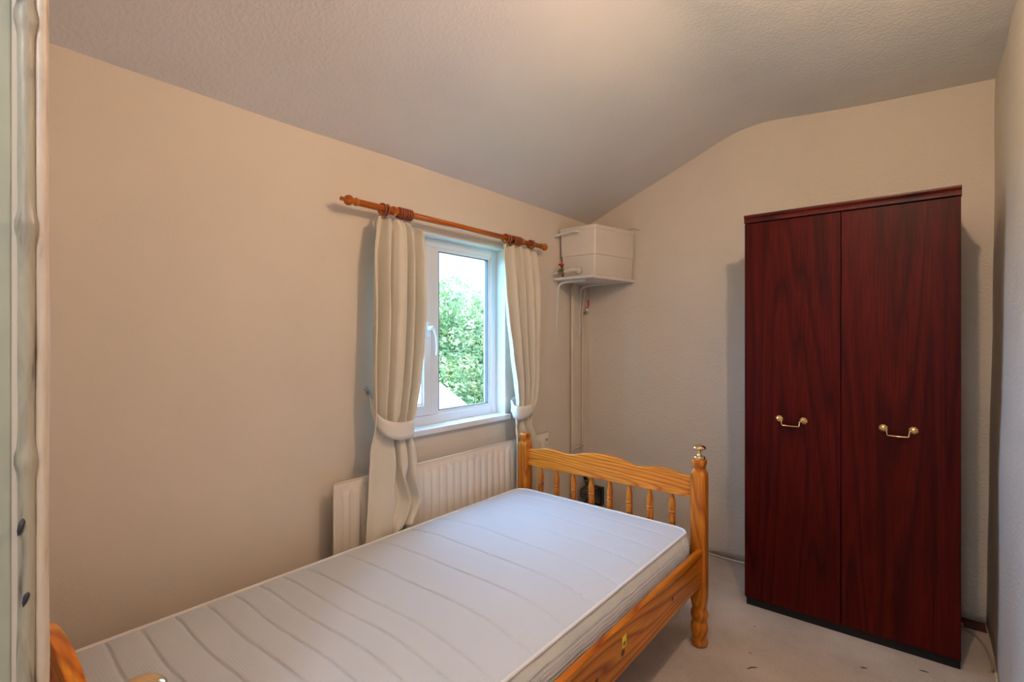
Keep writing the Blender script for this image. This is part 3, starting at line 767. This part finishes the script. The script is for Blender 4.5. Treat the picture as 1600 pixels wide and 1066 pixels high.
def interp(tab, z):
    # tab sorted by falling z
    if z >= tab[0][0]: return tab[0][1:]
    for a, b in zip(tab, tab[1:]):
        if z >= b[0]:
            t = (a[0]-z)/(a[0]-b[0]); t = t*t*(3-2*t)*.5+t*.5
            return tuple(p+(q-p)*t for p, q in zip(a[1:], b[1:]))
    return tab[-1][1:]
def curtain(name, tab, folds, label, ztop, zbot, tie, seed, nz=150, nu=160):
    t = thing(name, (tab[0][3], (tab[0][1]+tab[0][2])/2, .4), label, 'curtain')
    bm = BM(); g = []
    for j in range(nz+1):
        row = []
        for i in range(nu+1):
            s = i/nu
            zb = zbot(s) if callable(zbot) else zbot
            z = ztop(s)-(ztop(s)-zb)*j/nz
            yl, yr, x, amp = interp(tab, z)
            ph, fx, side = folds(s, z)
            y = yl+(yr-yl)*min(1, max(0, s+side))
            x = x+amp*fx+lump((s*7, seed, z*3), 1.2, .006*min(1, amp/.02))
            row.append(bm.verts.new((x, y, z)))
        g.append(row)
    for a, b in zip(g, g[1:]):
        for i in range(nu): f = bm.faces.new((a[i], a[i+1], b[i+1], b[i])); f.smooth = True
    c = obj('cloth', bm, 'curtain', t); md = c.modifiers.new('t', 'SOLIDIFY'); md.thickness = .003; md.offset = 0
    return t
def gather(s, z, ztop):  # pencil-pleat frill along the very top
    k = max(0, 1-(ztop-z)/.06); return .35*k*math.sin(s*2*PI*15)
tabL = [(1.846, 1.303, 1.520, -1.800, .012), (1.800, 1.292, 1.555, -1.797, .016), (1.683, 1.274, 1.556, -1.790, .022), (1.458, 1.270, 1.545, -1.785, .026), (1.27, 1.262, 1.527, -1.780, .026),
        (1.124, 1.256, 1.503, -1.772, .024), (1.02, 1.258, 1.482, -1.768, .020), (.955, 1.262, 1.466, -1.765, .018), (.90, 1.256, 1.462, -1.765, .018), (.84, 1.245, 1.474, -1.762, .020),
        (.72, 1.232, 1.483, -1.758, .022), (.62, 1.222, 1.505, -1.752, .022), (.56, 1.215, 1.488, -1.750, .020), (.40, 1.205, 1.43, -1.746, .014)]
def foldL(s, z):
    low = max(0, min(1, (1.0-z)/.12))
    # above the tie: six unequal folds converging; below: a flat left panel and bunched right half
    a = math.sin(2*PI*(s*4.2+.10*math.sin(s*9)+.16*(1.85-z)*math.sin(s*5+.4))+.5)
    hi = 1.25*math.copysign(abs(a)**.7, a)+.30*math.sin(2*PI*(s*8.3)+1.3+z*.8)
    w = max(0, min(1, (s-.47)/.12))
    zig = 2.2*max(0, .70-z)*2.6
    b_ = math.sin(2*PI*((s-.47)*4.3+.25+zig*.32+.06*math.sin(z*30)))
    lo = (1-w)*(.25*math.sin(s*5.5)+.15) + w*(1.2*math.copysign(abs(b_)**.75, b_)+.3*math.sin(2*PI*(s*8)+z*9))
    f = hi*(1-low)+lo*low+gather(s, z, 1.846)*1.2
    side = (.02*math.sin(2*PI*s*6)*(1-low)+w*low*.035*math.sin(2*PI*(s*5)+z*11))*math.sin(PI*s)
    return 0, f, side
cl = curtain('curtain', tabL, foldL, 'long cream curtain left of the window, hanging down to the mattress', lambda s: 1.838-.022*max(0, (s-.6)/.4)-.005*math.cos(s*2*PI*5), lambda s: .40 if s < .42 else .40+.11*min(1, (s-.42)/.25), None, 3)
tabR = [(1.850, 2.125, 2.425, -1.800, .012), (1.79, 2.119, 2.431, -1.797, .016), (1.609, 2.124, 2.437, -1.790, .022), (1.426, 2.143, 2.431, -1.785, .024), (1.243, 2.172, 2.417, -1.780, .024),
        (1.059, 2.203, 2.408, -1.775, .022), (.968, 2.211, 2.388, -1.77, .018), (.905, 2.203, 2.350, -1.768, .016), (.83, 2.190, 2.345, -1.768, .018), (.76, 2.185, 2.37, -1.757, .018), (.70, 2.182, 2.391, -1.755, .018), (.53, 2.177, 2.425, -1.755, .018), (.40, 2.171, 2.44, -1.755, .016)]
def foldR(s, z):
    a = math.sin(2*PI*(s*4.1+.05*math.sin(s*8))+.4+.5*(1.8-z))
    f = 1.1*math.copysign(abs(a)**.7, a)+.3*math.sin(2*PI*(s*7.7)+2.0)+gather(s, z, 1.85)*1.2
    low = max(0, min(1, (.92-z)/.1)); f = f*(1-low)+low*(.9*math.sin(2*PI*(s*2.4)+.6)+.4*math.sin(2*PI*s*5+1))
    return 0, f, .02*math.sin(2*PI*s*5)*math.sin(PI*s)
cr = curtain('curtain', tabR, foldR, 'long cream curtain right of the window, behind the bed post', lambda s: 1.840-.005*math.cos(s*2*PI*5), .40, None, 8)
def tieback(pts, label):
    # pts: (x, y, z, half width)
    P_ = crom([p[:3] for p in pts], 8); Wd = crom([(p[3], 0, 0) for p in pts], 8)
    bm = BM(); g = []
    for i, p in enumerate(P_):
        w = Wd[i].x; g.append([bm.verts.new((p.x+.004*math.cos(q*PI/2)-.0, p.y, p.z+w*q)) for q in (-1, -.5, 0, .5, 1)])
    for a, b in zip(g, g[1:]):
        for i in range(4): f = bm.faces.new((a[i], a[i+1], b[i+1], b[i])); f.smooth = True
    o = obj('curtain_tieback', bm, 'tie'); md = o.modifiers.new('t', 'SOLIDIFY'); md.thickness = .004; md.offset = 0
    return tag(o, label, 'curtain tieback')
tieback([(-1.866, 1.313, 1.078, .008), (-1.82, 1.288, 1.040, .018), (-1.765, 1.272, .990, .028), (-1.728, 1.296, .950, .034), (-1.716, 1.352, .930, .037), (-1.724, 1.411, .926, .038), (-1.745, 1.458, .928, .038), (-1.785, 1.482, .945, .034), (-1.82, 1.46, .975, .026), (-1.850, 1.40, 1.02, .018), (-1.868, 1.32, 1.075, .008)],
        'cream cloth band holding the left curtain to its wall hook')
tieback([(-1.80, 2.215, .935, .034), (-1.765, 2.190, .915, .036), (-1.735, 2.200, .908, .036), (-1.728, 2.255, .910, .034), (-1.742, 2.330, .925, .030), (-1.79, 2.372, .955, .024), (-1.835, 2.40, .985, .016), (-1.866, 2.44, 1.01, .008), (-1.866, 2.41, 1.00, .010), (-1.845, 2.30, .96, .024), (-1.82, 2.23, .94, .03), (-1.80, 2.215, .935, .034)],
        'cream cloth band gathering the right curtain')
def hook(y, z, label):
    bm = BM(); add_cyl(bm, (WX-.001, y, z), (WX+.006, y, z), .010, 14)
    add_tube(bm, crom([(WX, y, z), (WX+.025, y-.004, z-.002), (WX+.032, y-.016, z+.004), (WX+.028, y-.030, z+.012), (WX+.022, y-.034, z+.020)], 5), .0022, 8)
    add_tube(bm, crom([(WX+.004, y, z+.002), (WX+.012, y-.010, z+.016), (WX+.010, y-.020, z+.026)], 4), .0018, 8)
    return tag(obj('tieback_hook', bm, 'steel'), label, 'hook')
hook(1.318, 1.085, 'small steel hook on the wall left of the left curtain'); hook(2.445, 1.012, 'small steel hook behind the right curtain')

# ------------------------------------------------------------------ cistern, shelf, pipes
tk = thing('water_tank', (-1.72, 3.0, 1.72), 'off-white plastic cold water tank on the corner shelf', 'water tank')
SZ = 1.715
def quadring(z, g_):
    a = Vector((-1.862+g_, 2.80+g_, z)); b = Vector((-1.604-g_*.9, 2.80+g_, z)); c = Vector((-1.522-g_*.9, 3.175, z)); d = Vector((-1.862+g_, 3.175, z))
    out = []
    P4 = [a, b, c, d]
    for k in range(4):
        p, pr_, nx_ = P4[k], P4[k-1], P4[(k+1) % 4]; r = .010
        u = (pr_-p).normalized()*r; v = (nx_-p).normalized()*r
        for t in (0, .33, .67, 1): out.append(p+u*(1-t)**2+v*t**2)
    return out
bm = BM(); rings(bm, [quadring(SZ, .016), quadring(SZ+.006, .012), quadring(SZ+.138, .006), quadring(SZ+.142, .001), quadring(SZ+.30, -.002)])
body = obj('tank_body', bm, 'tank', tk, smooth=True); body.modifiers.new('e', 'EDGE_SPLIT').split_angle = .6
bm = BM(); rings(bm, [quadring(SZ+.300, -.005), quadring(SZ+.308, -.007), quadring(SZ+.322, -.007), quadring(SZ+.327, -.002)]); obj('lid', bm, 'tank', tk, bevel=.001)
bm = BM(); add_tube(bm, [(-1.53, 3.10, SZ+.327), (-1.50, 3.13, SZ+.335), (-1.48, 3.17, SZ+.33)], .0012, 6); obj('wire', bm, 'black', tk)
def fitting(x, z, r, mat='tank', nm='tank_connector'):
    bm = BM(); add_lathe(bm, [(0, r*.75), (0, r), (.006, r), (.010, r*.8), (.014, r*.55)], (x, 2.803+.006, z), (0, -1, 0), 18); return obj(nm, bm, mat, tk)
fitting(-1.724, 2.007, .019); f = fitting(-1.728, 1.757, .024, 'white_paint')
bm = BM(); add_lathe(bm, [(0, .026), (.003, .026)], (-1.728, 2.806, 1.757), (0, -1, 0), 18); o = obj('washer', bm, plain('green_rubber_washer', (.18, .32, .22), .5), tk)

sh = thing('corner_shelf', (-1.74, 2.98, SZ), 'white wall shelf carrying the water tank', 'shelf')
bm = BM(); add_hexa(bm, [(-1.878, 2.735, SZ-.018), (-1.585, 2.735, SZ-.018), (-1.515, 3.18, SZ-.018), (-1.878, 3.18, SZ-.018)], [(-1.878, 2.735, SZ-.001), (-1.585, 2.735, SZ-.001), (-1.515, 3.18, SZ-.001), (-1.878, 3.18, SZ-.001)])
obj('shelf_board', bm, 'white_paint', sh, bevel=.002)
def bracket(y):
    bm = BM()
    zt = SZ-.019
    add_tube(bm, crom([(-1.873, y, zt-.35), (-1.870, y, zt-.18), (-1.866, y, zt-.06), (-1.850, y, zt-.022), (-1.80, y, zt-.009), (-1.66, y, zt-.005)], 6), [.0025+.005*min(1, k/14) for k in range(31)], 8, flat=1.6)
    add_hexa(bm, [(-1.8785, y-.004, zt-.36), (-1.8745, y-.004, zt-.36), (-1.8745, y+.004, zt-.36), (-1.8785, y+.004, zt-.36)], [(-1.8785, y-.014, zt), (-1.8745, y-.014, zt), (-1.8745, y+.014, zt), (-1.8785, y+.014, zt)]); add_box(bm, (-1.8785, y-.013, zt-.0035), (-1.645, y+.013, zt))
    obj('shelf_bracket', bm, 'white_paint', sh, smooth=False)
bracket(2.775); bracket(3.06)

# upper and lower connection pipes from the window wall
bm = BM(); add_tube(bm, crom([(-1.879, 2.752, 1.990), (-1.80, 2.755, 1.999), (-1.745, 2.757, 2.005), (-1.727, 2.762, 2.006), (-1.724, 2.775, 2.007), (-1.724, 2.796, 2.007)], 5), .0085, 10)
tag(obj('overflow_pipe', bm, 'white_paint'), 'short white pipe from the wall into the top of tank', 'pipe')
op = thing('outlet_pipe', (-1.879, 2.735, 1.745), 'short white pipe with red wheel valve at tank foot', 'pipe')
bm = BM(); add_tube(bm, crom([(-1.879, 2.735, 1.741), (-1.78, 2.737, 1.750), (-1.740, 2.740, 1.755), (-1.728, 2.752, 1.757), (-1.728, 2.788, 1.757)], 5), .0085, 10); obj('pipe', bm, 'white_paint', op)
vb = (-1.815, 2.736, 1.747)
bm = BM(); add_lathe(bm, [(-.022, .011), (-.018, .0145), (-.010, .0145), (-.008, .012), (.008, .012), (.010, .0145), (.018, .0145), (.022, .011)], vb, (1, 0, .06), 12)
add_lathe(bm, [(0, .013), (.012, .011), (.013, .0135), (.022, .0125), (.023, .006), (.046, .0045)], vb, (0, 0, 1), 12); gv = obj('gate_valve', bm, 'brass_old', op)
bm = BM(); add_lathe(bm, [(.044, .005), (.044, .017), (.047, .0195), (.052, .0195), (.055, .016), (.055, .004)], vb, (0, 0, 1), 12); w_ = obj('hand_wheel', bm, 'red', gv); w_['label'] = 'red valve hand wheel'

bm = BM(); add_tube(bm, [(-1.850, 2.925, 0), (-1.850, 2.925, .6), (-1.852, 2.927, 1.2), (-1.850, 2.925, SZ-.019)], .0115, 14)
tag(obj('riser_pipe', bm, 'pipe'), 'thick cream vertical pipe in the corner below the tank, nearest the window', 'pipe')
tp = thing('thin_riser_pipe', (-1.86, 3.09, 0), 'thinner bent cream pipe beside the thick one with red lever', 'pipe')
bm = BM(); add_tube(bm, crom([(-1.868, 3.085, .435), (-1.868, 3.085, .9), (-1.866, 3.085, 1.35), (-1.868, 3.078, 1.47), (-1.862, 3.085, 1.56), (-1.845, 3.085, SZ-.019)], 6), .0080, 12)
obj('pipe', bm, 'pipe', tp)
bm = BM(); add_tube(bm, [(-1.866, 3.09, .566), (-1.856, 2.936, .566)], .0065, 10); obj('cross_pipe', bm, 'pipe', tp)
bm = BM(); add_cyl(bm, (-1.852, 3.10, 1.492), (-1.838, 3.10, 1.535), .009, 12); add_cyl(bm, (-1.850, 3.10, 1.515), (-1.826, 3.075, 1.522), .006, 10); add_cyl(bm, (-1.863, 3.09, 1.50), (-1.848, 3.10, 1.50), .006, 10)
lv = obj('lever_valve', bm, 'steel', tp)
bm = BM(); add_tube(bm, [(-1.834, 3.08, 1.530), (-1.824, 3.08, 1.536), (-1.819, 3.08, 1.550), (-1.819, 3.08, 1.590)], .0072, 8, flat=.6); l_ = obj('lever', bm, 'red', lv); l_['label'] = 'red valve lever'
# circulation pump
pp = thing('circulation_pump', (-1.86, 3.09, .12), 'grimy dark heating pump low in the corner behind the footboard', 'pump')
bm = BM()
add_lathe(bm, [(-.085, .018), (-.085, .034), (-.070, .034), (-.066, .020), (-.05, .022), (-.035, .040), (.035, .040), (.05, .022), (.066, .020), (.070, .034), (.085, .034), (.085, .018)], (-1.82, 3.085, .245), (0, 0, 1), 16)
for a in range(6): add_box(bm, (-1.862, 3.045-.0, .215+a*.011), (-1.775, 3.13, .219+a*.011))
obj('pump_casting', bm, 'pump', pp)
bm = BM(); add_lathe(bm, [(0, .032), (.03, .032), (.034, .026), (.05, .024)], (-1.82, 3.05, .245), (.35, -1, 0), 16); obj('pump_motor', bm, 'pump', pp, smooth=False)
bm = BM(); add_cyl(bm, (-1.84, 3.085, .325), (-1.865, 3.085, .42), .013, 12); obj('pump_pipe', bm, 'black', pp)
bm = BM(); add_cyl(bm, (-1.82, 3.085, .165), (-1.82, 3.085, 0), .012, 12); obj('pump_pipe', bm, 'black', pp)
mb = thing('control_box', (-1.79, 3.16, .14), 'small grey box with a black frame on the wall beside the pump', 'box')
bm = BM(); add_box(bm, (-1.825, 3.165, .150), (-1.765, 3.192, .262)); obj('box_body', bm, 'steel', mb)
bm = BM()
for a, b in (((-1.832, 3.155, .142), (-1.822, 3.192, .27)), ((-1.768, 3.155, .142), (-1.756, 3.192, .27)), ((-1.822, 3.155, .142), (-1.768, 3.192, .152)), ((-1.822, 3.155, .260), (-1.768, 3.192, .27))): add_box(bm, a, b)
obj('box_frame', bm, 'black', mb)
bm = BM(); add_cyl(bm, (-1.845, 3.18, .27), (-1.845, 3.18, .46), .009, 10); obj('conduit', bm, 'black', mb)

# ------------------------------------------------------------------ cables and scraps on the floor
bm = BM(); add_tube(bm, crom([(.135, 3.12, .008), (.138, 3.075, .007), (.165, 3.045, .008), (.194, 2.985, .008), (.208, 2.90, .008), (.214, 2.79, .008), (.205, 2.745, .006)], 8), .0045, 8)
tag(obj('cable', bm, 'cable_cream'), 'beige cable curving over the floor right of the wardrobe', 'cable')
bm = BM(); add_tube(bm, crom([(-1.15, 3.165, .010), (-1.02, 3.160, .008), (-.90, 3.150, .006), (-.84, 3.155, .006), (-.70, 3.172, .008)], 8), .004, 8)
tag(obj('cable', bm, 'cable_white'), 'thin white cable along the wall foot left of the wardrobe', 'cable')
for (x, y, a, l, lab) in [(-.534, 2.177, .9, .022, 'dark thread scrap on the carpet nearest the camera'), (-.187, 2.46, .4, .012, 'dark crumb on the carpet before the wardrobe middle'), (.0, 2.585, .1, .014, 'dark thread scrap by the wardrobe right end')]:
    bm = BM(); d = Vector((math.cos(a), math.sin(a), 0)); p = Vector((x, y, .002))
    add_tube(bm, [p-d*l, p+Vector((-d.y, d.x, 0))*l*.2, p+d*l], [.0012, .0018, .0010], 6)
    tag(obj('carpet_scrap', bm, 'black'), lab, 'scrap', 'dark scraps on the carpet')

# ------------------------------------------------------------------ pendant lamp (above the frame of the photograph)
pl = thing('pendant_lamp', (BULB_POS[0], BULB_POS[1], 2.50), 'bare warm bulb hanging from the ceiling in mid room', 'lamp')
bm = BM(); add_cyl(bm, (BULB_POS[0], BULB_POS[1], BULB_POS[2]+.07), (BULB_POS[0], BULB_POS[1], 2.51), .003, 8); obj('flex', bm, 'cable_white', pl)
bm = BM(); add_lathe(bm, [(.03, .017), (.05, .019), (.075, .012), (.08, .004)], BULB_POS, n=16); obj('lamp_holder', bm, 'bulb_holder', pl)
bm = BM(); add_lathe(bm, [(-.032, .001), (-.030, .012), (-.02, .024), (0, .030), (.015, .026), (.028, .015)], BULB_POS, n=20); obj('bulb', bm, 'bulb', pl, smooth=True)
